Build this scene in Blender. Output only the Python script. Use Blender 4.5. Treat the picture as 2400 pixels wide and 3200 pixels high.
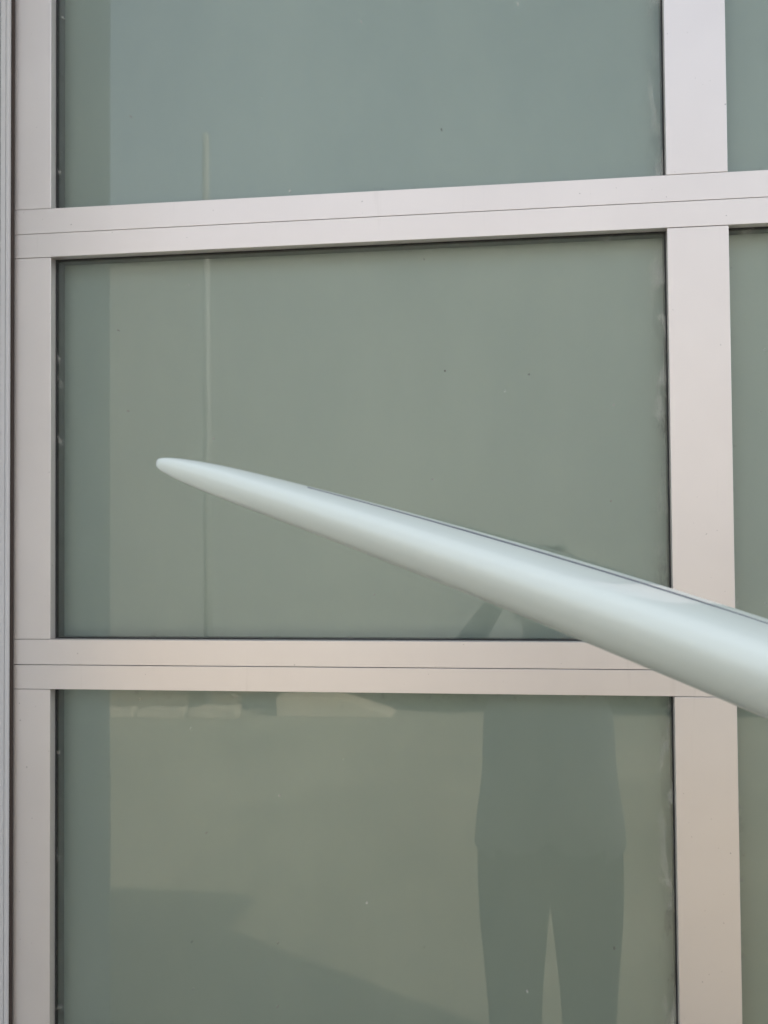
import bpy, bmesh, math, random
from mathutils import Vector, Matrix
import numpy as np

# ------------------------------------------------------------------ camera, sky, sun, exposure
for o in list(bpy.data.objects):
    bpy.data.objects.remove(o, do_unlink=True)
sc = bpy.context.scene
COL = sc.collection
EYE = Vector((0.0, -1.1877, 1.635))
YAW, PITCH, ROLL = (math.radians(a) for a in (8.0925, 1.722, -0.442))
fw = Vector((-math.sin(YAW) * math.cos(PITCH), math.cos(YAW) * math.cos(PITCH), math.sin(PITCH)))
rt = fw.cross(Vector((0, 0, 1))).normalized()
up = rt.cross(fw)
r2 = rt * math.cos(ROLL) + up * math.sin(ROLL)
u2 = -rt * math.sin(ROLL) + up * math.cos(ROLL)
cam_data = bpy.data.cameras.new('camera')
cam = bpy.data.objects.new('camera', cam_data)
COL.objects.link(cam)
cam.matrix_world = Matrix(((r2.x, u2.x, -fw.x, EYE.x), (r2.y, u2.y, -fw.y, EYE.y), (r2.z, u2.z, -fw.z, EYE.z), (0, 0, 0, 1)))
cam_data.sensor_fit = 'HORIZONTAL'
cam_data.sensor_width = 36.0
cam_data.lens = 36.0 * 3400 / 2400
cam_data.clip_start = 0.02
cam_data.clip_end = 2000
cam_data.dof.use_dof = True
cam_data.dof.focus_distance = 1.02
cam_data.dof.aperture_fstop = 16.0
sc.camera = cam

SUN_EL = math.radians(32.0)
SUN_XY = Vector((0.818, 0.575)).normalized()
world = bpy.data.worlds.new('World')
sc.world = world
world.use_nodes = True
wn = world.node_tree
bg = wn.nodes['Background']
sky = wn.nodes.new('ShaderNodeTexSky')
sky.sky_type = 'NISHITA'
sky.sun_disc = False
sky.sun_elevation = SUN_EL
sky.sun_rotation = math.atan2(SUN_XY.x, SUN_XY.y)
sky.air_density = 1.0
sky.dust_density = 4.0
sky.ozone_density = 0.5
hz = wn.nodes.new('ShaderNodeHueSaturation')       # thin high haze: an evenly paler sky
hz.inputs['Saturation'].default_value = 0.45
wn.links.new(sky.outputs[0], hz.inputs['Color'])
wn.links.new(hz.outputs[0], bg.inputs[0])
bg.inputs[1].default_value = 0.15
sun_data = bpy.data.lights.new('sun', 'SUN')
sun_data.energy = 4.0
sun_data.angle = math.radians(0.53)
sun_data.color = (1.0, 0.91, 0.80)
sun = bpy.data.objects.new('sun', sun_data)
COL.objects.link(sun)
sdir = Vector((SUN_XY.x * math.cos(SUN_EL), SUN_XY.y * math.cos(SUN_EL), math.sin(SUN_EL)))
sun.rotation_euler = sdir.to_track_quat('Z', 'Y').to_euler()
sc.view_settings.view_transform = 'Standard'
sc.view_settings.look = 'None'
sc.view_settings.gamma = 1.0
sc.view_settings.use_curve_mapping = False
sc.view_settings.exposure = 1.46
try:
    sc.cycles.max_bounces = 7
    sc.cycles.diffuse_bounces = 3
    sc.cycles.transparent_max_bounces = 10
    sc.cycles.use_light_tree = True
except Exception:
    pass

# ------------------------------------------------------------------ helpers
rnd = random.Random(7)


def link(o, parent=None):
    COL.objects.link(o)
    if parent:
        o.parent = parent
    return o


def empty(name, loc, label=None, cat=None, group=None, kind=None):
    o = bpy.data.objects.new(name, None)
    o.empty_display_size = 0.1
    o.location = loc
    COL.objects.link(o)
    tag(o, label, cat, group, kind)
    return o


def tag(o, label=None, cat=None, group=None, kind=None):
    for k, v in (('label', label), ('category', cat), ('group', group), ('kind', kind)):
        if v:
            o[k] = v
    return o


def box(bm, x0, x1, y0, y1, z0, z1):
    vs = [bm.verts.new(p) for p in ((x0, y0, z0), (x1, y0, z0), (x1, y1, z0), (x0, y1, z0),
                                    (x0, y0, z1), (x1, y0, z1), (x1, y1, z1), (x0, y1, z1))]
    for f in ((3, 2, 1, 0), (4, 5, 6, 7), (0, 1, 5, 4), (1, 2, 6, 5), (2, 3, 7, 6), (3, 0, 4, 7)):
        bm.faces.new([vs[i] for i in f])


def prism(bm, pts, axis, a, b):
    """extrude the 2-D outline pts along an axis from a to b"""
    def P(p, t):
        return {'z': (p[0], p[1], t), 'y': (p[0], t, p[1]), 'x': (t, p[0], p[1])}[axis]
    lo = [bm.verts.new(P(p, a)) for p in pts]
    hi = [bm.verts.new(P(p, b)) for p in pts]
    n = len(pts)
    bm.faces.new(lo[::-1])
    bm.faces.new(hi)
    for i in range(n):
        bm.faces.new((lo[i], lo[(i + 1) % n], hi[(i + 1) % n], hi[i]))
    bmesh.ops.recalc_face_normals(bm, faces=bm.faces[:])


def tube(bm, pts, radii, seg=12):
    rings = []
    for i, p in enumerate(pts):
        p = Vector(p)
        d = (Vector(pts[min(i + 1, len(pts) - 1)]) - Vector(pts[max(i - 1, 0)])).normalized()
        a = d.orthogonal().normalized()
        b = d.cross(a)
        rings.append([bm.verts.new(p + (a * math.cos(t) + b * math.sin(t)) * radii[i]) for t in [k * 2 * math.pi / seg for k in range(seg)]])
    for A, B in zip(rings, rings[1:]):
        best = min(range(seg), key=lambda s: (A[0].co - B[s].co).length)
        for k in range(seg):
            bm.faces.new((A[k], A[(k + 1) % seg], B[(k + 1 + best) % seg], B[(k + best) % seg]))
    bm.faces.new(rings[0][::-1])
    bm.faces.new(rings[-1])
    bmesh.ops.recalc_face_normals(bm, faces=bm.faces[:])


def obj(name, bm, mat, parent=None, bevel=0.0, seg=2, smooth=False):
    me = bpy.data.meshes.new(name)
    bm.to_mesh(me)
    bm.free()
    me.materials.append(mat)
    if smooth:
        me.polygons.foreach_set('use_smooth', [True] * len(me.polygons))
    o = bpy.data.objects.new(name, me)
    link(o, parent)
    if bevel:
        m = o.modifiers.new('bevel', 'BEVEL')
        m.width = bevel
        m.segments = seg
        m.limit_method = 'ANGLE'
        m.harden_normals = True
    return o


def boxobj(name, dims, mat, parent=None, bevel=0.0, smooth=False):
    bm = bmesh.new()
    box(bm, *dims)
    return obj(name, bm, mat, parent, bevel, 2, smooth or bevel > 0)


# ------------------------------------------------------------------ materials
class NT:
    def __init__(s, name):
        s.m = bpy.data.materials.new(name)
        s.m.use_nodes = True
        s.t = s.m.node_tree
        s.b = s.t.nodes['Principled BSDF']
        s.out = s.t.nodes['Material Output']
        s._pos = None

    def n(s, kind, **kw):
        nd = s.t.nodes.new(kind)
        for k, v in kw.items():
            setattr(nd, k, v)
        return nd

    def l(s, a, b):
        s.t.links.new(a, b)

    def pos(s):
        if s._pos is None:
            s._pos = s.n('ShaderNodeNewGeometry').outputs['Position']
        return s._pos

    def val(s, x, sock):
        if isinstance(x, (int, float)):
            sock.default_value = x
        elif isinstance(x, (tuple, list)):
            sock.default_value = x
        else:
            s.l(x, sock)

    def math(s, op, a, b=0.0, c=0.0, clamp=False):
        nd = s.n('ShaderNodeMath', operation=op, use_clamp=clamp)
        for i, x in enumerate((a, b, c)):
            s.val(x, nd.inputs[i])
        return nd.outputs[0]

    def noise(s, scale, detail=4.0, rough=0.55, stretch=None):
        nd = s.n('ShaderNodeTexNoise')
        nd.inputs['Scale'].default_value = scale
        nd.inputs['Detail'].default_value = detail
        nd.inputs['Roughness'].default_value = rough
        if stretch:
            mp = s.n('ShaderNodeMapping')
            mp.inputs['Scale'].default_value = stretch
            s.l(s.pos(), mp.inputs[0])
            s.l(mp.outputs[0], nd.inputs['Vector'])
        else:
            s.l(s.pos(), nd.inputs['Vector'])
        return nd.outputs[0]

    def ramp(s, x, a, b, lo=0.0, hi=1.0):
        nd = s.n('ShaderNodeMapRange', interpolation_type='SMOOTHSTEP')
        s.val(x, nd.inputs[0])
        for i, v in enumerate((a, b, lo, hi)):
            nd.inputs[1 + i].default_value = v
        return nd.outputs[0]

    def mix(s, f, a, b):
        nd = s.n('ShaderNodeMix', data_type='RGBA')
        s.val(f, nd.inputs[0])
        for x, k in ((a, 6), (b, 7)):
            s.val(x + (1,) if isinstance(x, tuple) and len(x) == 3 else x, nd.inputs[k])
        return nd.outputs[2]

    def color(s, c):
        s.val(c + (1,) if isinstance(c, tuple) and len(c) == 3 else c, s.b.inputs['Base Color'])

    def bump(s, h, strength, dist=0.001):
        nd = s.n('ShaderNodeBump')
        nd.inputs['Strength'].default_value = strength
        nd.inputs['Distance'].default_value = dist
        s.l(h, nd.inputs['Height'])
        s.l(nd.outputs[0], s.b.inputs['Normal'])

    def set(s, **kw):
        for k, v in kw.items():
            s.val(v, s.b.inputs[k.replace('_', ' ')])
        return s


def simple(name, col, rough=0.6, var=0.15, scale=6.0, bump=0.0, metallic=0.0, spec=None):
    t = NT(name)
    n = t.noise(scale)
    dark = tuple(c * (1 - var) for c in col)
    lite = tuple(min(1, c * (1 + var)) for c in col)
    t.color(t.mix(n, dark, lite))
    t.set(Roughness=rough, Metallic=metallic)
    if spec is not None:
        t.b.inputs['Specular IOR Level'].default_value = spec
    if bump:
        t.bump(t.noise(scale * 12), bump, 0.004)
    return t.m


def mat_aluminium():
    t = NT('anodised_aluminium')
    cloud = t.noise(5, 3)
    # thin grime runs hanging below the joints and small nicks
    runs = t.noise(60, 3, 0.6, (1.0, 1.0, 0.06))
    runs = t.ramp(runs, 0.62, 0.78)
    nick = t.noise(260, 1, 0.4)
    nick = t.ramp(nick, 0.775, 0.80)
    base = t.mix(t.ramp(cloud, 0.3, 0.7), (0.800, 0.752, 0.728), (0.838, 0.790, 0.765))
    base = t.mix(t.math('MULTIPLY', runs, 0.20), base, (0.50, 0.46, 0.42))
    base = t.mix(t.math('MULTIPLY', nick, 0.5), base, (0.25, 0.24, 0.23))
    t.color(base)
    rr = t.math('ADD', t.math('MULTIPLY', cloud, 0.05), 0.40)
    t.set(Metallic=0.75, Roughness=rr)
    return t.m


PITCH_X, PANE_W, PANE_X0 = 0.7614, 0.6976, -0.5577


def mat_glass():
    """clear pane: two faces of Fresnel reflection, light passes through; dust specks and edge grime are opaque film"""
    t = NT('clear_glass')
    t.t.nodes.remove(t.b)
    fr = t.n('ShaderNodeFresnel')
    fr.inputs['IOR'].default_value = 1.41
    gl = t.n('ShaderNodeBsdfGlossy')
    gl.inputs['Roughness'].default_value = 0.0
    gl.inputs['Color'].default_value = (1, 1, 1, 1)
    bmp = t.n('ShaderNodeBump')
    bmp.inputs['Strength'].default_value = 0.04
    bmp.inputs['Distance'].default_value = 0.004
    t.l(t.noise(5.0, 0, 0.4), bmp.inputs['Height'])
    t.l(bmp.outputs[0], gl.inputs['Normal'])
    tr = t.n('ShaderNodeBsdfTransparent')
    tr.inputs['Color'].default_value = (0.93, 0.965, 0.95, 1)
    m1 = t.n('ShaderNodeMixShader')
    t.l(fr.outputs[0], m1.inputs[0])
    t.l(tr.outputs[0], m1.inputs[1])
    t.l(gl.outputs[0], m1.inputs[2])
    # film mask
    sep = t.n('ShaderNodeSeparateXYZ')
    t.l(t.pos(), sep.inputs[0])
    X, Z = sep.outputs[0], sep.outputs[2]
    ux = t.math('FLOORED_MODULO', t.math('SUBTRACT', X, PANE_X0), PITCH_X)
    ex_r = t.math('SUBTRACT', PANE_W, ux)
    uz = t.math('SUBTRACT', t.math('FLOORED_MODULO', Z, 0.5), 0.029)
    ez = t.math('MINIMUM', uz, t.math('SUBTRACT', 0.442, uz))
    streak = t.ramp(t.noise(75, 3, 0.7, (1, 1, 0.35)), 0.50, 0.64)
    e_right = t.math('MULTIPLY', t.ramp(ex_r, 0.024, 0.002), streak)
    patch = t.noise(60, 2, 0.6)
    e_left = t.math('MULTIPLY', t.ramp(ux, 0.012, 0.004), t.ramp(patch, 0.6, 0.72))
    e_z = t.math('MULTIPLY', t.ramp(ez, 0.012, 0.003), t.ramp(patch, 0.56, 0.72))
    vor = t.n('ShaderNodeTexVoronoi')
    vor.inputs['Scale'].default_value = 11.0
    vor.voronoi_dimensions = '2D'
    cxz = t.n('ShaderNodeCombineXYZ')
    t.l(X, cxz.inputs[0])
    t.l(Z, cxz.inputs[1])
    t.l(cxz.outputs[0], vor.inputs['Vector'])
    sepc = t.n('ShaderNodeSeparateColor')
    t.l(vor.outputs['Color'], sepc.inputs[0])
    spot = t.math('MULTIPLY', t.ramp(vor.outputs['Distance'], 0.016, 0.008), t.ramp(sepc.outputs[0], 0.45, 0.85))
    mask = t.math('MAXIMUM', t.math('MULTIPLY', e_right, 0.18), t.math('MULTIPLY', e_left, 0.15))
    mask = t.math('MAXIMUM', mask, t.math('MULTIPLY', e_z, 0.12))
    mask = t.math('MAXIMUM', mask, t.math('MULTIPLY', spot, 0.42))
    df = t.n('ShaderNodeBsdfDiffuse')
    t.l(t.mix(t.ramp(sepc.outputs[1], 0.20, 0.24), (0.24, 0.21, 0.18), (0.93, 0.91, 0.86)), df.inputs['Color'])
    m2 = t.n('ShaderNodeMixShader')
    t.l(mask, m2.inputs[0])
    t.l(m1.outputs[0], m2.inputs[1])
    t.l(df.outputs[0], m2.inputs[2])
    t.l(m2.outputs[0], t.out.inputs[0])
    return t.m


def mat_frost():
    t = NT('frosted_glass_back')
    n = t.ramp(t.noise(4.0, 5, 0.62, (1.6, 1, 0.7)), 0.30, 0.70)
    t.color(t.mix(n, (0.428, 0.466, 0.447), (0.472, 0.504, 0.476)))
    t.set(Roughness=0.50, Metallic=0.35)
    return t.m


def mat_board():
    t = NT('glassed_white_foam')
    n = t.noise(14, 3)
    t.color(t.mix(n, (0.775, 0.85, 0.798), (0.80, 0.87, 0.818)))
    t.set(Roughness=0.5)
    t.b.inputs['Specular IOR Level'].default_value = 0.0
    t.b.inputs['Coat Weight'].default_value = 0.55
    t.b.inputs['Coat Roughness'].default_value = 0.04
    t.b.inputs['Coat IOR'].default_value = 1.45
    return t.m


def mat_ground():
    t = NT('worn_concrete')
    big = t.noise(0.55, 5, 0.6)
    mid = t.noise(2.6, 7, 0.72, (1.6, 0.8, 1))
    fine = t.noise(55, 4, 0.7)
    c = t.mix(t.ramp(big, 0.35, 0.68), (0.300, 0.268, 0.188), (0.410, 0.368, 0.272))
    c = t.mix(t.ramp(mid, 0.42, 0.72, 0, 0.42), c, (0.150, 0.140, 0.110))
    c = t.mix(t.math('MULTIPLY', fine, 0.22), c, (0.12, 0.115, 0.10))
    t.color(c)
    t.set(Roughness=0.9)
    t.bump(fine, 0.5, 0.004)
    return t.m


def mat_leaf(name, a, b):
    t = NT(name)
    t.color(t.mix(t.ramp(t.noise(3.0, 4), 0.35, 0.65), a, b))
    t.set(Roughness=0.55)
    return t.m


M = dict(
    alu=mat_aluminium(), glass=mat_glass(), frost=mat_frost(), board=mat_board(), ground=mat_ground(),
    gasket=simple('black_rubber', (0.020, 0.021, 0.022), 0.6, 0.2, 40),
    spacer=simple('grey_spacer', (0.26, 0.27, 0.265), 0.7, 0.2, 40),
    trim=simple('painted_trim', (0.70, 0.69, 0.69), 0.45, 0.04, 8),
    seal=simple('brown_weather_seal', (0.05, 0.035, 0.028), 0.8, 0.3, 60),
    wing=simple('blue_grey_stucco', (0.74, 0.765, 0.775), 0.9, 0.10, 20, 0.5),
    stucco=simple('beige_stucco', (0.300, 0.295, 0.280), 0.92, 0.08, 10, 0.5),
    roofing=simple('roof_felt', (0.10, 0.095, 0.09), 0.9, 0.2, 8),
    tile=simple('clay_roof_tile', (0.13, 0.085, 0.065), 0.8, 0.25, 5),
    centre_line=simple('dark_centre_line', (0.09, 0.10, 0.14), 0.4, 0.1, 30),
    fin=simple('dark_fin_plastic', (0.05, 0.06, 0.07), 0.35, 0.1, 30),
    steel=simple('painted_steel', (0.08, 0.08, 0.085), 0.45, 0.15, 30),
    foam=simple('pad_foam', (0.05, 0.05, 0.055), 0.95, 0.2, 80, 0.4),
    pole=simple('cream_painted_pole', (0.285, 0.28, 0.265), 0.7, 0.1, 6),
    block=simple('brown_concrete_block', (0.24, 0.185, 0.13), 0.95, 0.25, 9, 0.6),
    pale=simple('pale_cast_concrete', (0.46, 0.40, 0.31), 0.9, 0.35, 9, 0.4),
    hole_shade=simple('hole_shade_black', (0.02, 0.02, 0.02), 0.9, 0.1, 10),
    wood=simple('weathered_wood', (0.30, 0.19, 0.12), 0.8, 0.25, 14),
    window=simple('dark_window_glass', (0.06, 0.065, 0.07), 0.05, 0.1, 4),
    white=simple('white_window_paint', (0.42, 0.40, 0.36), 0.6, 0.06, 10),
    bark=simple('bark', (0.10, 0.075, 0.055), 0.9, 0.3, 20, 0.6),
    leaf=mat_leaf('hedge_leaf', (0.045, 0.070, 0.028), (0.085, 0.110, 0.045)),
    skin=simple('skin', (0.42, 0.27, 0.20), 0.55, 0.08, 20),
    shirt=simple('grey_cotton', (0.46, 0.47, 0.475), 0.95, 0.12, 60),
    shorts=simple('dark_cotton', (0.12, 0.13, 0.14), 0.95, 0.12, 60),
    hair=simple('dark_hair', (0.03, 0.022, 0.017), 0.5, 0.3, 90),
    shoe=simple('shoe_canvas', (0.08, 0.08, 0.085), 0.9, 0.2, 40),
    cambody=simple('camera_black', (0.02, 0.02, 0.021), 0.4, 0.1, 40),
)

# ------------------------------------------------------------------ ground

def mat_low_bounce_ground():
    t = NT('low_bounce_ground')
    f = t.noise(140, 4, 0.7)
    t.color(t.mix(f, (0.022, 0.022, 0.023), (0.065, 0.063, 0.060)))
    t.set(Roughness=0.9)
    t.bump(f, 0.6, 0.004)
    return t.m


g = boxobj('ground', (-150, 150, -150, 150, -0.3, 0.0), mat_low_bounce_ground())  # ground made dark asphalt to cut bounce light under the board
tag(g, kind='structure')
ap = boxobj('yard_slab', (-7.0, 2.6, -9.4, -2.4, -0.05, 0.004), M['ground'])
tag(ap, kind='structure')

# ------------------------------------------------------------------ garage building that the door is set in
WALL_H = 3.6
CORNER_X = 3.39
bld = empty('garage_building', (-0.6, 0.0, 0.0), 'grey metal jamb trim and blue grey walls framing the glass garage door', 'building')
BL = Vector((-0.6, 0.0, 0.0))


def bpart(name, d, mat, bevel=0.0):
    o = boxobj(name, d, mat, None, bevel)
    o.parent = bld
    o.matrix_parent_inverse = Matrix.Translation(-BL)
    return o


bpart('lintel_wall', (-0.66, 2.56, -0.002, 0.25, 2.53, WALL_H), M['wing'])
bpart('pier_wall', (2.56, CORNER_X, 0.0, 0.25, 0, WALL_H), M['wing'])
bpart('wing_wall', (-4.6, -0.667, -0.41, 0.25, 0, WALL_H), M['wing'])
bpart('side_wall', (CORNER_X - 0.25, CORNER_X - 0.001, 0.25, 6.0, 0, WALL_H), M['wing'])
bpart('side_wall', (-4.6, -4.35, 0.25, 6.0, 0, WALL_H), M['wing'])
bpart('rear_wall', (-4.35, CORNER_X - 0.25, 5.75, 6.0, 0, WALL_H), M['wing'])
bpart('roof', (-4.61, CORNER_X, -0.412, 6.01, WALL_H, WALL_H + 0.08), M['roofing'])


def jamb(x_edge, sgn):
    """stepped aluminium jamb: outer strip, middle strip, weather seal; sgn +1 = trim lies to the left of x_edge"""
    def xr(a, b):
        a, b = x_edge - sgn * a, x_edge - sgn * b
        return (min(a, b), max(a, b))
    strips = ((0.0, 0.0036, 0.0125), (0.0041, 0.0105, 0.0120), (0.0112, 0.063, 0.0130))
    j = None
    for a, b, dep in strips:
        x0, x1 = xr(a, b)
        o = boxobj('jamb_trim', (x0, x1, -dep, -0.0035, 0.002, 2.529), M['trim'], None, 0.0008)
        if j is None:
            o.parent = bld
            o.matrix_parent_inverse = Matrix.Translation(-BL)
            j = o
        else:
            o.name = 'trim_strip'
            o.parent = j
    x0, x1 = xr(-0.0016, 0.061)
    o = boxobj('weather_seal', (x0, x1, -0.0070, -0.0010, 0.002, 2.528), M['seal'])
    o.parent = j


jamb(-0.6035, 1)
jamb(2.490, -1)
o = boxobj('head_trim', (-0.600, 2.487, -0.0138, -0.0035, 2.4965, 2.5285), M['trim'], None, 0.001)
o.parent = bld
o.matrix_parent_inverse = Matrix.Translation(-BL)

# ------------------------------------------------------------------ sectional garage door
door = empty('garage_door', (0.95, 0.0, 0.0), 'sectional garage door with aluminium rails and frosted glass panes', 'garage door')
DL = Vector((0.95, 0, 0))
DINV = Matrix.Translation(-DL)


def dpart(o, parent=None):
    o.parent = parent or door
    if parent is None:
        o.matrix_parent_inverse = DINV
    return o


X_L, X_R = -0.650, 2.545
SEC, RH = 0.5, 0.0290
posts = [(X_L, PANE_X0)] + [(PANE_X0 + PANE_W + k * PITCH_X, PANE_X0 + (k + 1) * PITCH_X) for k in range(3)] + [(PANE_X0 + PANE_W + 3 * PITCH_X, X_R)]
GLASS_Y = 0.0150
for s in range(5):
    z0, z1 = s * SEC + (0.004 if s == 0 else 0.0), (s + 1) * SEC - (0.004 if s == 4 else 0.0)
    for (a, b) in ((z0 + (.0002 if s == 4 else .0003), z0 + RH), (z1 - RH + 0.0012, z1 - (.0002 if s == 3 else .0003))):
        dpart(boxobj('rail', (X_L, X_R, 0.0, 0.055, a, b), M['alu'], None, 0.0004))
    for (a, b) in posts:
        dpart(boxobj('stile', (a, b, 0.0003, 0.0547, z0 + RH + 0.0004, z1 - RH + 0.0008), M['alu'], None, 0.0006))
    for k in range(4):
        xa, xb = PANE_X0 + k * PITCH_X, PANE_X0 + k * PITCH_X + PANE_W
        za, zb = z0 + RH, z1 - RH + 0.0012
        gp = dpart(boxobj('glass_pane', (xa - 0.001, xb + 0.001, GLASS_Y, GLASS_Y + 0.004, za - 0.001, zb + 0.001), M['glass']))
        bm = bmesh.new()
        w = 0.0024
        ya, yb = GLASS_Y - 0.0012, GLASS_Y + 0.0045
        w = 0.0014
        for d in ((xa - .0008, xa + w, za - .0008, zb + .0008), (xb - w, xb + .0008, za - .0008, zb + .0008),
                  (xa + w, xb - w, za - .0008, za + w), (xa + w, xb - w, zb - w, zb + .0008)):
            box(bm, d[0], d[1], ya, yb, d[2], d[3])
        dpart(obj('gasket', bm, M['gasket']), gp)
        bm = bmesh.new()
        for d in ((xa - .0008, xa + w, za - .0008, zb + .0008), (xb - w, xb + .0008, za - .0008, zb + .0008),
                  (xa + w, xb - w, za - .0008, za + w), (xa + w, xb - w, zb - w, zb + .0008)):
            box(bm, d[0], d[1], yb + .0002, GLASS_Y + .0202, d[2], d[3])
        dpart(obj('spacer', bm, M['spacer']), gp)
        dpart(boxobj('frosted_sheet', (xa - 0.001, xb + 0.001, GLASS_Y + 0.0200, GLASS_Y + 0.0240, za - 0.001, zb + 0.001), M['frost']), gp)

# ------------------------------------------------------------------ surfboard, bottom side up
SK = np.array([0, .012, .04, .1, .2, .35, .6, .95, 1.35, 1.62, 1.78, 1.84, 1.86])
WK = np.array([.004, .018, .037, .068, .108, .152, .225, .370, .400, .330, .195, .080, .010]) * 0.51
TK = np.array([.0030, .0100, .0178, .0233, .0311, .0425, .0577, .0660, .0600, .0440, .0280, .0160, .0060])
# half cross-section from the middle of the upper face round the rail to the middle of the lower face
PV = np.array([0, .3, .6, .78, .88, .95, .985, 1, .99, .965, .925, .87, .80, .70, .55, .3, 0])
PZ = np.array([1, .985, .93, .86, .78, .62, .42, .20, .0, -.2, -.4, -.6, -.77, -.90, -.98, -1, -1])


def pchip(xk, yk, x):
    h = np.diff(xk)
    dl = np.diff(yk) / h
    m = np.zeros_like(yk)
    m[1:-1] = np.where(dl[:-1] * dl[1:] > 0, 2 * dl[:-1] * dl[1:] / (dl[:-1] + dl[1:] + 1e-12), 0)
    m[0], m[-1] = dl[0], dl[-1]
    i = np.clip(np.searchsorted(xk, x) - 1, 0, len(h) - 1)
    t = (x - xk[i]) / h[i]
    return (2*t**3 - 3*t**2 + 1)*yk[i] + (t**3 - 2*t**2 + t)*h[i]*m[i] + (-2*t**3 + 3*t**2)*yk[i+1] + (t**3 - t**2)*h[i]*m[i+1]


TIP = Vector((-0.24262, -0.51649, 1.68940))
PSI, PHI, RHO = -0.0293, 0.3297, 0.0733
ax = Vector((math.cos(PSI) * math.cos(PHI), math.sin(PSI) * math.cos(PHI), -math.sin(PHI)))
wd = Vector((0, 0, 1)).cross(ax).normalized()
nn = ax.cross(wd)
wd2 = wd * math.cos(RHO) + nn * math.sin(RHO)
nn2 = -wd * math.sin(RHO) + nn * math.cos(RHO)
board = empty('surfboard', TIP, 'glossy white surfboard pointing its rounded nose left before the glass door', 'surfboard')
BINV = Matrix.Translation(-TIP)


def rocker(s):
    return 0.0437 * s - 0.0990 * s * s if s < 0.95 else -0.0478 - 0.1444 * (s - .95) - 0.060 * (s - .95)**2


def board_point(s, yv, zv):
    return TIP + ax * s + wd2 * yv + nn2 * zv


ss = np.concatenate([np.linspace(0, 1, 26)**2 * .06, np.linspace(.066, 1.80, 150), 1.80 + .06 * (1 - (1 - np.linspace(.1, 1, 16))**2)])
wv, tv = pchip(SK, WK, ss), pchip(SK, TK, ss)
near = np.clip(ss / .04, 1e-4, 1)            # rounded nose
wv = np.where(ss < .04, .037 * 0.51 * near**.47, wv)
tv = np.where(ss < .04, .0178 * near**.37, tv)


def spline(v, u):
    n = len(v)
    i = min(int(u), n - 2)
    f = u - i
    a, b, c, d = v[max(i - 1, 0)], v[i], v[i + 1], v[min(i + 2, n - 1)]
    return .5 * (2 * b + (c - a) * f + (2 * a - 5 * b + 4 * c - d) * f * f + (3 * b - a - 3 * c + d) * f**3)


HALF = [(spline(PV, u), spline(PZ, u)) for u in np.linspace(0, len(PV) - 1, 44)]
LOOP = [(-v, z) for v, z in HALF] + [(v, z) for v, z in HALF[-2:0:-1]]
NT_ = len(LOOP)
bm = bmesh.new()
rings = []
for s, w, t in zip(ss, wv, tv):
    ring = [bm.verts.new(board_point(s, v * w, .5 * t * z + rocker(s))) for v, z in LOOP]
    rings.append(ring)
for A, B in zip(rings, rings[1:]):
    for k in range(NT_):
        bm.faces.new((A[k], A[(k + 1) % NT_], B[(k + 1) % NT_], B[k]))
for ring, s, flip in ((rings[0], -0.0001, True), (rings[-1], 1.8615, False)):
    c = bm.verts.new(board_point(s, 0, rocker(s)))
    for k in range(NT_):
        f = (ring[(k + 1) % NT_], ring[k], c)
        bm.faces.new(f if flip else f[::-1])
bmesh.ops.recalc_face_normals(bm, faces=bm.faces[:])
bd = obj('board_body', bm, M['board'], None, 0, 2, True)
bd.parent = board
bd.matrix_parent_inverse = BINV

bm = bmesh.new()
prev = None
for s in np.linspace(.10, 1.845, 120):
    t = float(pchip(SK, TK, np.array([s]))[0])
    hw = (0.0026 if s < .36 else 0.0009) * min(1.0, .15 + (s - .10) / .12)
    z = .5 * t + rocker(s) + 0.0004
    cur = [bm.verts.new(board_point(s, v, z + dz)) for v, dz in ((-hw, 0), (hw, 0), (hw, -0.003), (-hw, -0.003))]
    if prev:
        for k in range(4):
            bm.faces.new((prev[k], prev[(k + 1) % 4], cur[(k + 1) % 4], cur[k]))
    prev = cur
bmesh.ops.recalc_face_normals(bm, faces=bm.faces[:])
st = obj('centre_line', bm, M['centre_line'])  # thin dark line along the middle of the upper face, narrower towards the tail
st.parent = board
st.matrix_parent_inverse = BINV
for s_f, y_f, hh in ((1.70, 0.0, .11), (1.56, .115, .11), (1.56, -.115, .11)):
    t = float(pchip(SK, TK, np.array([s_f]))[0])
    bm = bmesh.new()
    outl = [(0, 0), (-.015, .03), (-.010, .07), (.015, .10), (.045, hh), (.062, hh - .008), (.045, .07), (.055, .03), (.085, 0)]
    base = .5 * t + rocker(s_f) - .012
    pa = [bm.verts.new(board_point(s_f + a, y_f - .003, base + b)) for a, b in outl]
    pb = [bm.verts.new(board_point(s_f + a, y_f + .003, base + b)) for a, b in outl]
    bm.faces.new(pa[::-1])
    bm.faces.new(pb)
    for k in range(len(outl)):
        bm.faces.new((pa[k], pa[(k + 1) % len(outl)], pb[(k + 1) % len(outl)], pb[k]))
    bmesh.ops.recalc_face_normals(bm, faces=bm.faces[:])
    fo = obj('fin', bm, M['fin'])
    fo.parent = board
    fo.matrix_parent_inverse = BINV

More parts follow.
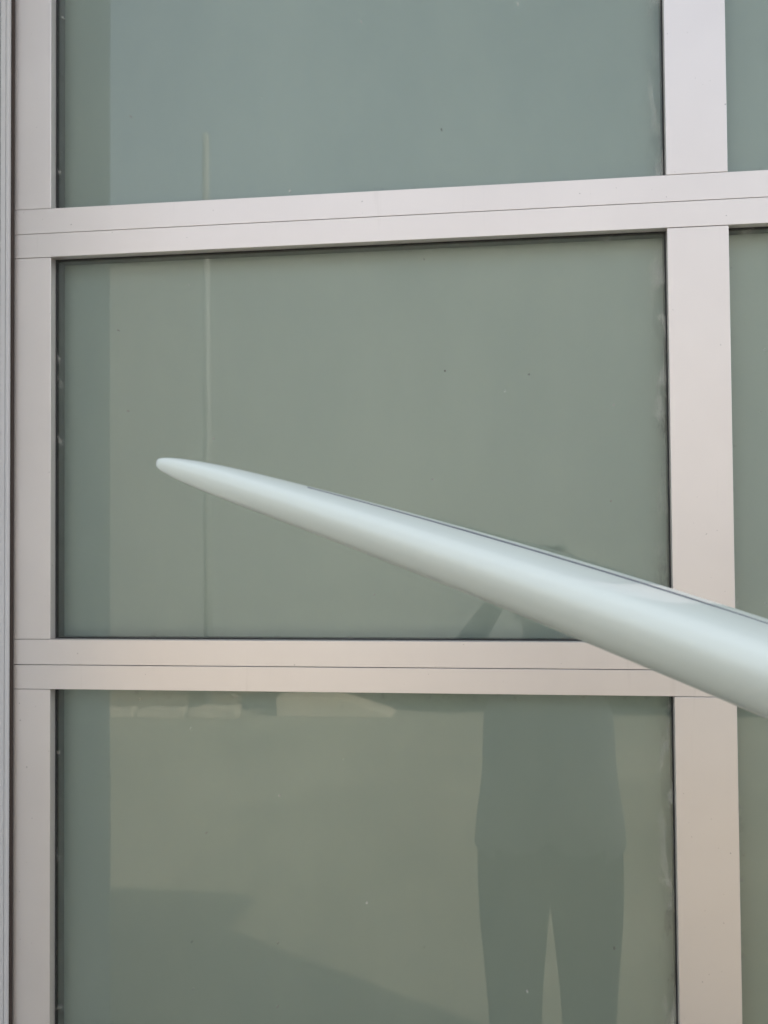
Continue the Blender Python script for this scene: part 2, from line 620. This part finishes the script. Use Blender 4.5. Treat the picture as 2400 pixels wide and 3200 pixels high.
# padded stand that carries the board, outside the picture on the right
for s_c, lab in ((.92, 'tall black padded stand under the middle of the white surfboard'), (1.45, 'short black padded stand under the tail of the white surfboard')):
    t = float(pchip(SK, TK, np.array([s_c]))[0])
    p = board_point(s_c, 0, rocker(s_c) - .5 * t)
    tang = (ax + nn2 * ((rocker(s_c + .01) - rocker(s_c - .01)) / .02)).normalized()
    under = wd2.cross(tang).normalized()
    if under.z > 0:
        under = -under
    pc = p + under * 0.021
    root = empty('board_stand', (pc.x, pc.y, 0.0), lab, 'stand', 'padded stands carrying the surfboard')
    inv = Matrix.Translation(-Vector((pc.x, pc.y, 0.0)))
    bm = bmesh.new()
    tube(bm, [(pc.x, pc.y, 0.02), (pc.x, pc.y, pc.z - .015)], [.02, .02], 16)
    a = obj('post', bm, M['steel'], None, 0, 2, False)
    bm = bmesh.new()
    tube(bm, [tuple(pc - wd2 * .19), tuple(pc + wd2 * .19)], [.02, .02], 20)
    b = obj('padded_bar', bm, M['foam'])
    bm = bmesh.new()
    box(bm, pc.x - .2, pc.x + .2, pc.y - .025, pc.y + .025, 0.001, .024)
    box(bm, pc.x - .025, pc.x + .025, pc.y - .25, pc.y + .25, 0.0255, .048)
    c = obj('foot', bm, M['steel'])
    for q in (a, b, c):
        q.parent = root
        q.matrix_parent_inverse = inv

# ------------------------------------------------------------------ photographer, seen only as a reflection
PX, PY = 0.017, -1.50


def skinned(name, verts, edges, root_i, sub=2):
    me = bpy.data.meshes.new(name)
    me.from_pydata([v[:3] for v in verts], edges, [])
    ob = bpy.data.objects.new(name, me)
    COL.objects.link(ob)
    ob.modifiers.new('skin', 'SKIN')
    m = ob.modifiers.new('sub', 'SUBSURF')
    m.levels = m.render_levels = sub
    sv = me.skin_vertices[0].data
    for i, v in enumerate(verts):
        rx = v[3]
        ry = v[4] if len(v) > 4 else rx
        sv[i].radius = (rx, ry)
        sv[i].use_root = (i == root_i)
    dg = bpy.context.evaluated_depsgraph_get()
    dg.update()
    ev = ob.evaluated_get(dg)
    out = bpy.data.meshes.new_from_object(ev)
    bpy.data.objects.remove(ob, do_unlink=True)
    return out


V, E = [], []


def add(x, y, z, r, ry=None, to=None):
    V.append((x, y, z if y > PY + .2 else (z * .96 if z <= .97 else .931 + (z - .97) * .84 if z <= 1.47 else 1.351 + (z - 1.47) * .62), r, ry or r))
    i = len(V) - 1
    if to is not None:
        E.append((to, i))
    return i


pel = add(PX, PY, .97, .150, .105)
sp = add(PX, PY - .005, 1.13, .152, .095, pel)
ch = add(PX, PY - .015, 1.32, .158, .105, sp)
uc = add(PX, PY - .015, 1.43, .105, .085, ch)
nk = add(PX, PY + .005, 1.53, .052, .055, uc)
hb = add(PX, PY + .03, 1.605, .066, .075, nk)
hd = add(PX, PY + .03, 1.69, .077, .092, hb)
add(PX, PY + .015, 1.755, .055, .066, hd)
for sg, lx in ((-1, -.088), (1, .090)):
    hp = add(PX + sg * .086, PY, .89, .080, .098, pel)
    th_ = add(PX + lx, PY + .01, .70, .064, .076, hp)
    kn = add(PX + lx, PY + .015, .50, .052, .058, th_)
    cf = add(PX + lx, PY - .005, .36, .052, .058, kn)
    an = add(PX + lx, PY - .02, .10, .034, .038, cf)
    add(PX + lx + sg * .015, PY + .07, .045, .038, .033, an)
    add(PX + lx + sg * .025, PY + .15, .040, .032, .024, len(V) - 1)
    sh = add(PX + sg * .155, PY - .015, 1.44, .054, .058, uc)
    el = add(PX + sg * .22, PY + .10, 1.47, .038, .040, sh)
    wr = add(sg * .105, PY + .225, 1.49, .026, .028, el)
    pm = add(sg * .083, PY + .255, 1.55, .024, .030, wr)
    for q, (dy, ln) in enumerate(((.030, .062), (.014, .070), (-.002, .066), (-.018, .052))):
        a_ = add(sg * .078, PY + .262 + dy, 1.565, .0095, .0095, pm)
        b_ = add(sg * .074, PY + .270 + dy, 1.565 + ln * .5, .0085, .0085, a_)
        add(sg * .052, PY + .272 + dy, 1.565 + ln * .72, .0075, .0075, b_)
    a_ = add(sg * .066, PY + .232, 1.55, .011, .011, pm)
    add(sg * .046, PY + .212, 1.568, .009, .009, a_)
body_me = skinned('body', V, E, pel)
bm = bmesh.new()
bm.from_mesh(body_me)
bmesh.ops.delete(bm, geom=[v for v in bm.verts if not v.link_faces], context='VERTS')
bm.to_mesh(body_me)
bm.free()
body_me.materials.clear()
body_me.materials.append(M['skin'])
person = empty('person', (PX, PY, 0.0), 'person in dark trousers holding a camera, reflected dimly in the lower pane', 'person')
PINV = Matrix.Translation(-Vector((PX, PY, 0)))


def ppart(o):
    o.parent = person
    o.matrix_parent_inverse = PINV
    return o


body_me.polygons.foreach_set('use_smooth', [True] * len(body_me.polygons))
bo = bpy.data.objects.new('body', body_me)
COL.objects.link(bo)
ppart(bo)


def garment(name, mat, test, off):
    bm = bmesh.new()
    bm.from_mesh(body_me)
    bm.normal_update()
    kill = [f for f in bm.faces if not test(f.calc_center_median())]
    nrm = {v.index: v.normal.copy() for v in bm.verts}
    for v in bm.verts:
        v.co += nrm[v.index] * off
    bmesh.ops.delete(bm, geom=kill, context='FACES')
    seen, best = set(), []
    for f0 in bm.faces:                      # keep the one large piece, drop stray scraps
        if f0 in seen:
            continue
        stack, isl = [f0], [f0]
        seen.add(f0)
        while stack:
            for e in stack.pop().edges:
                for f1 in e.link_faces:
                    if f1 not in seen:
                        seen.add(f1)
                        stack.append(f1)
                        isl.append(f1)
        best.append(isl)
    best.sort(key=len)
    bmesh.ops.delete(bm, geom=[f for isl in best[:-1] for f in isl], context='FACES')
    bmesh.ops.delete(bm, geom=[v for v in bm.verts if not v.link_faces], context='VERTS')
    o = obj(name, bm, mat, None, 0, 2, True)
    m = o.modifiers.new('thick', 'SOLIDIFY')
    m.thickness = 0.003
    return ppart(o)


garment('trousers', M['shorts'], lambda c: .10 < c.z < .97 and c.y < PY + .10, .010)
garment('shirt', M['shirt'], lambda c: (.90 < c.z < 1.375 and c.y < PY + .12 and (abs(c.x - PX) < .17 or c.z > 1.10)), .020)
garment('hair', M['hair'], lambda c: c.z > 1.455 and c.y < PY + .16 and abs(c.x - PX) < .12 and (c.z > 1.525 or c.y < PY + .06), .012)
garment('shoe', M['shoe'], lambda c: c.z < .085 and c.x < PX, .006)
garment('shoe', M['shoe'], lambda c: c.z < .085 and c.x > PX, .006)
for q in (-.030, .030):
    bm = bmesh.new()
    bmesh.ops.create_uvsphere(bm, u_segments=10, v_segments=8, radius=.011, matrix=Matrix.Translation((PX + q, PY + .115, 1.487)))
    ppart(obj('eye', bm, M['white'], None, 0, 2, True))
bm = bmesh.new()
tube(bm, [(PX, PY + .116, 1.488), (PX, PY + .138, 1.462), (PX, PY + .118, 1.452)], [.008, .013, .008], 8)
ppart(obj('nose', bm, M['skin'], None, 0, 2, True))

cm = empty('handheld_camera', (0, -1.25, 1.60), 'small black camera held before the reflected person', 'camera')
CINV = Matrix.Translation(-Vector((0, -1.25, 1.60)))
cb = boxobj('camera_body', (-.062, .062, -1.272, -1.236, 1.555, 1.630), M['cambody'], None, .006)
bm = bmesh.new()
tube(bm, [(0, -1.240, 1.598), (0, -1.214, 1.598), (0, -1.205, 1.598)], [.026, .026, .024], 28)
cl = obj('lens_barrel', bm, M['cambody'], None, 0, 2, False)
bm = bmesh.new()
tube(bm, [(0, -1.2049, 1.598), (0, -1.2035, 1.598)], [.020, .017], 24)
cg = obj('lens_glass', bm, M['window'], None, 0, 2, False)
for q in (cb, cl, cg):
    q.parent = cm
    q.matrix_parent_inverse = CINV

# ------------------------------------------------------------------ what stands across the yard and shows in the panes
# block wall of single blocks
bw = empty('block_wall', (-4.6, -9.25, 0), 'low brown concrete block wall reflected along the far edge of the yard', 'wall')
bm = bmesh.new()
box(bm, -.195, .195, -.095, .095, 0, .19)
bme = bpy.data.meshes.new('block')
bm.to_mesh(bme)
bm.free()
bme.materials.append(M['block'])
for row in range(3):
    for c in range(7):
        o = bpy.data.objects.new('block', bme)
        link(o, bw)
        o.location = (-.95 + c * .40 + (.2 if row % 2 else 0), rnd.uniform(-.006, .006), row * .20 + .002)
        o.rotation_euler.z = rnd.uniform(-.01, .01)
for k in range(6):
    bm = bmesh.new()
    hk = rnd.uniform(.06, .13)
    prism(bm, [(-.24, 0), (.24, 0), (.235, hk), (.1, hk - rnd.uniform(0, .03)), (-.08, hk), (-.23, hk - rnd.uniform(0, .05))], 'y', -.07, .07)
    o = obj('kerb_stone', bm, M['pale'], None, .015)
    o.location = (-5.6 + k * .50, -8.88 + rnd.uniform(-.02, .02), 0.001)
    o.rotation_euler.z = rnd.uniform(-.03, .03)
    tag(o, 'pale kerb stone, number %s from the left before the block wall' % ('one', 'two', 'three', 'four', 'five', 'six')[k], 'kerb stone', 'kerb stones along the yard edge')
bm = bmesh.new()
prism(bm, [(-2.51, .001), (-2.52, .185), (-1.95, .19), (-1.72, .13), (-1.42, .035), (-1.40, .001)], 'y', -9.35, -8.95)
wg = obj('concrete_wedge', bm, M['pale'], None, .012)
tag(wg, 'pale concrete wedge sloping down to the right, reflected under the rail', 'wedge')
bm = bmesh.new()
tube(bm, [(-1.86, -8.955, .10), (-1.86, -8.946, .10)], [.022, .022], 14)
ho = obj('hole_shade_disc', bm, M['hole_shade'])  # solid black disc, painted shade for the inside of a hole
ho.parent = wg
bm = bmesh.new()
tube(bm, [(-3.20, -9.05, 0), (-3.20, -9.05, 5.7)], [.040, .036], 18)
pl = obj('steel_pole', bm, M['pole'], None, 0, 2, True)
tag(pl, 'tall cream painted pole reflected as a pale upright strip', 'pole')


def bush(x, y, h, rx, ry, n, lab, seed):
    rr = random.Random(seed)
    root = empty('hedge_bush', (x, y, 0), lab, 'bush', 'bushes along the far edge of the yard')
    bm = bmesh.new()
    tube(bm, [(0, 0, 0), (.03, .02, h * .35), (-.02, .03, h * .75)], [.07, .05, .02], 9)
    for q in range(6):
        a = q * 1.05 + rr.random()
        z = h * (.2 + .08 * q)
        tube(bm, [(0, 0, z), (math.cos(a) * rx * .6, math.sin(a) * ry * .6, z + h * .15)], [.028, .01], 6)
    obj('trunk', bm, M['bark'], root)
    clumps = [(rr.uniform(-.8, .8) * rx, rr.uniform(-.8, .8) * ry, h * rr.uniform(.08, .93), min(h * .28, rr.uniform(.22, .42))) for _ in range(46)]
    vs, fs = [], []
    for _ in range(n):
        cx, cy, cz, cr = clumps[rr.randrange(46)]
        d = Vector((rr.gauss(0, 1), rr.gauss(0, 1), rr.gauss(0, 1))).normalized() * cr * rr.random()**.4
        p = Vector((cx, cy, max(.05, cz))) + d
        if p.z < 0.03:
            p.z = .03 + rr.random() * .2
        a = Vector((rr.gauss(0, 1), rr.gauss(0, 1), rr.gauss(0, .6))).normalized()
        b = a.orthogonal().normalized()
        l, w = rr.uniform(.05, .09), rr.uniform(.02, .035)
        i = len(vs)
        vs += [p - a * l * .5, p + b * w * .5, p + a * l * .5, p - b * w * .5]
        fs.append((i, i + 1, i + 2, i + 3))
    me = bpy.data.meshes.new('crown')
    me.from_pydata([tuple(v) for v in vs], [], fs)
    me.materials.append(M['leaf'])
    link(bpy.data.objects.new('crown', me), root)


for k, (x, h, lab) in enumerate(((-0.75, 0.52, 'leftmost dark green bush beyond the concrete wedge, seen reflected'),
                                 (0.55, 0.60, 'tallest dark green bush behind the reflected person'),
                                 (1.85, 0.48, 'dark green bush right of the reflected person'),
                                 (3.1, 0.55, 'rightmost dark green bush at the far yard edge'))):
    bush(x, -9.7, h, .75, .45, 6000, lab, 20 + k)

# houses behind
hs = empty('house', (-1.0, -12.5, 0), 'beige stucco house with clay roof beyond the yard, reflected faintly', 'house')
HINV = Matrix.Translation(-Vector((-1.0, -12.5, 0)))


def hpart(o, parent=None):
    o.parent = parent or hs
    if parent is None:
        o.matrix_parent_inverse = HINV
    return o


hpart(boxobj('wall', (-7.5, 4.2, -18.0, -12.5, 0, 5.5), M['stucco']))
bm = bmesh.new()
prism(bm, [(-18.2, 5.501), (-12.38, 5.501), (-12.38, 5.60), (-15.25, 6.2), (-18.2, 5.60)], 'x', -7.7, 4.4)
rf = hpart(obj('roof', bm, M['tile']))
for (xa, xb, za, zb) in ((3.3, 4.0, 3.2, 4.3), (-7.2, -6.3, 3.2, 4.3)):
    w = hpart(boxobj('window', (xa, xb, -12.52, -12.44, za, zb), M['window']))
    bm = bmesh.new()
    for d in ((xa - .07, xa, za - .07, zb + .07), (xb, xb + .07, za - .07, zb + .07), (xa, xb, zb, zb + .07), (xa, xb, za - .07, za), ((xa + xb) / 2 - .03, (xa + xb) / 2 + .03, za, zb)):
        box(bm, d[0], d[1], -12.499, -12.42, d[2], d[3])
    hpart(obj('frame', bm, M['white']), w)
d = hpart(boxobj('door', (3.2, 4.05, -12.52, -12.45, 0.01, 2.1), M['wood']))
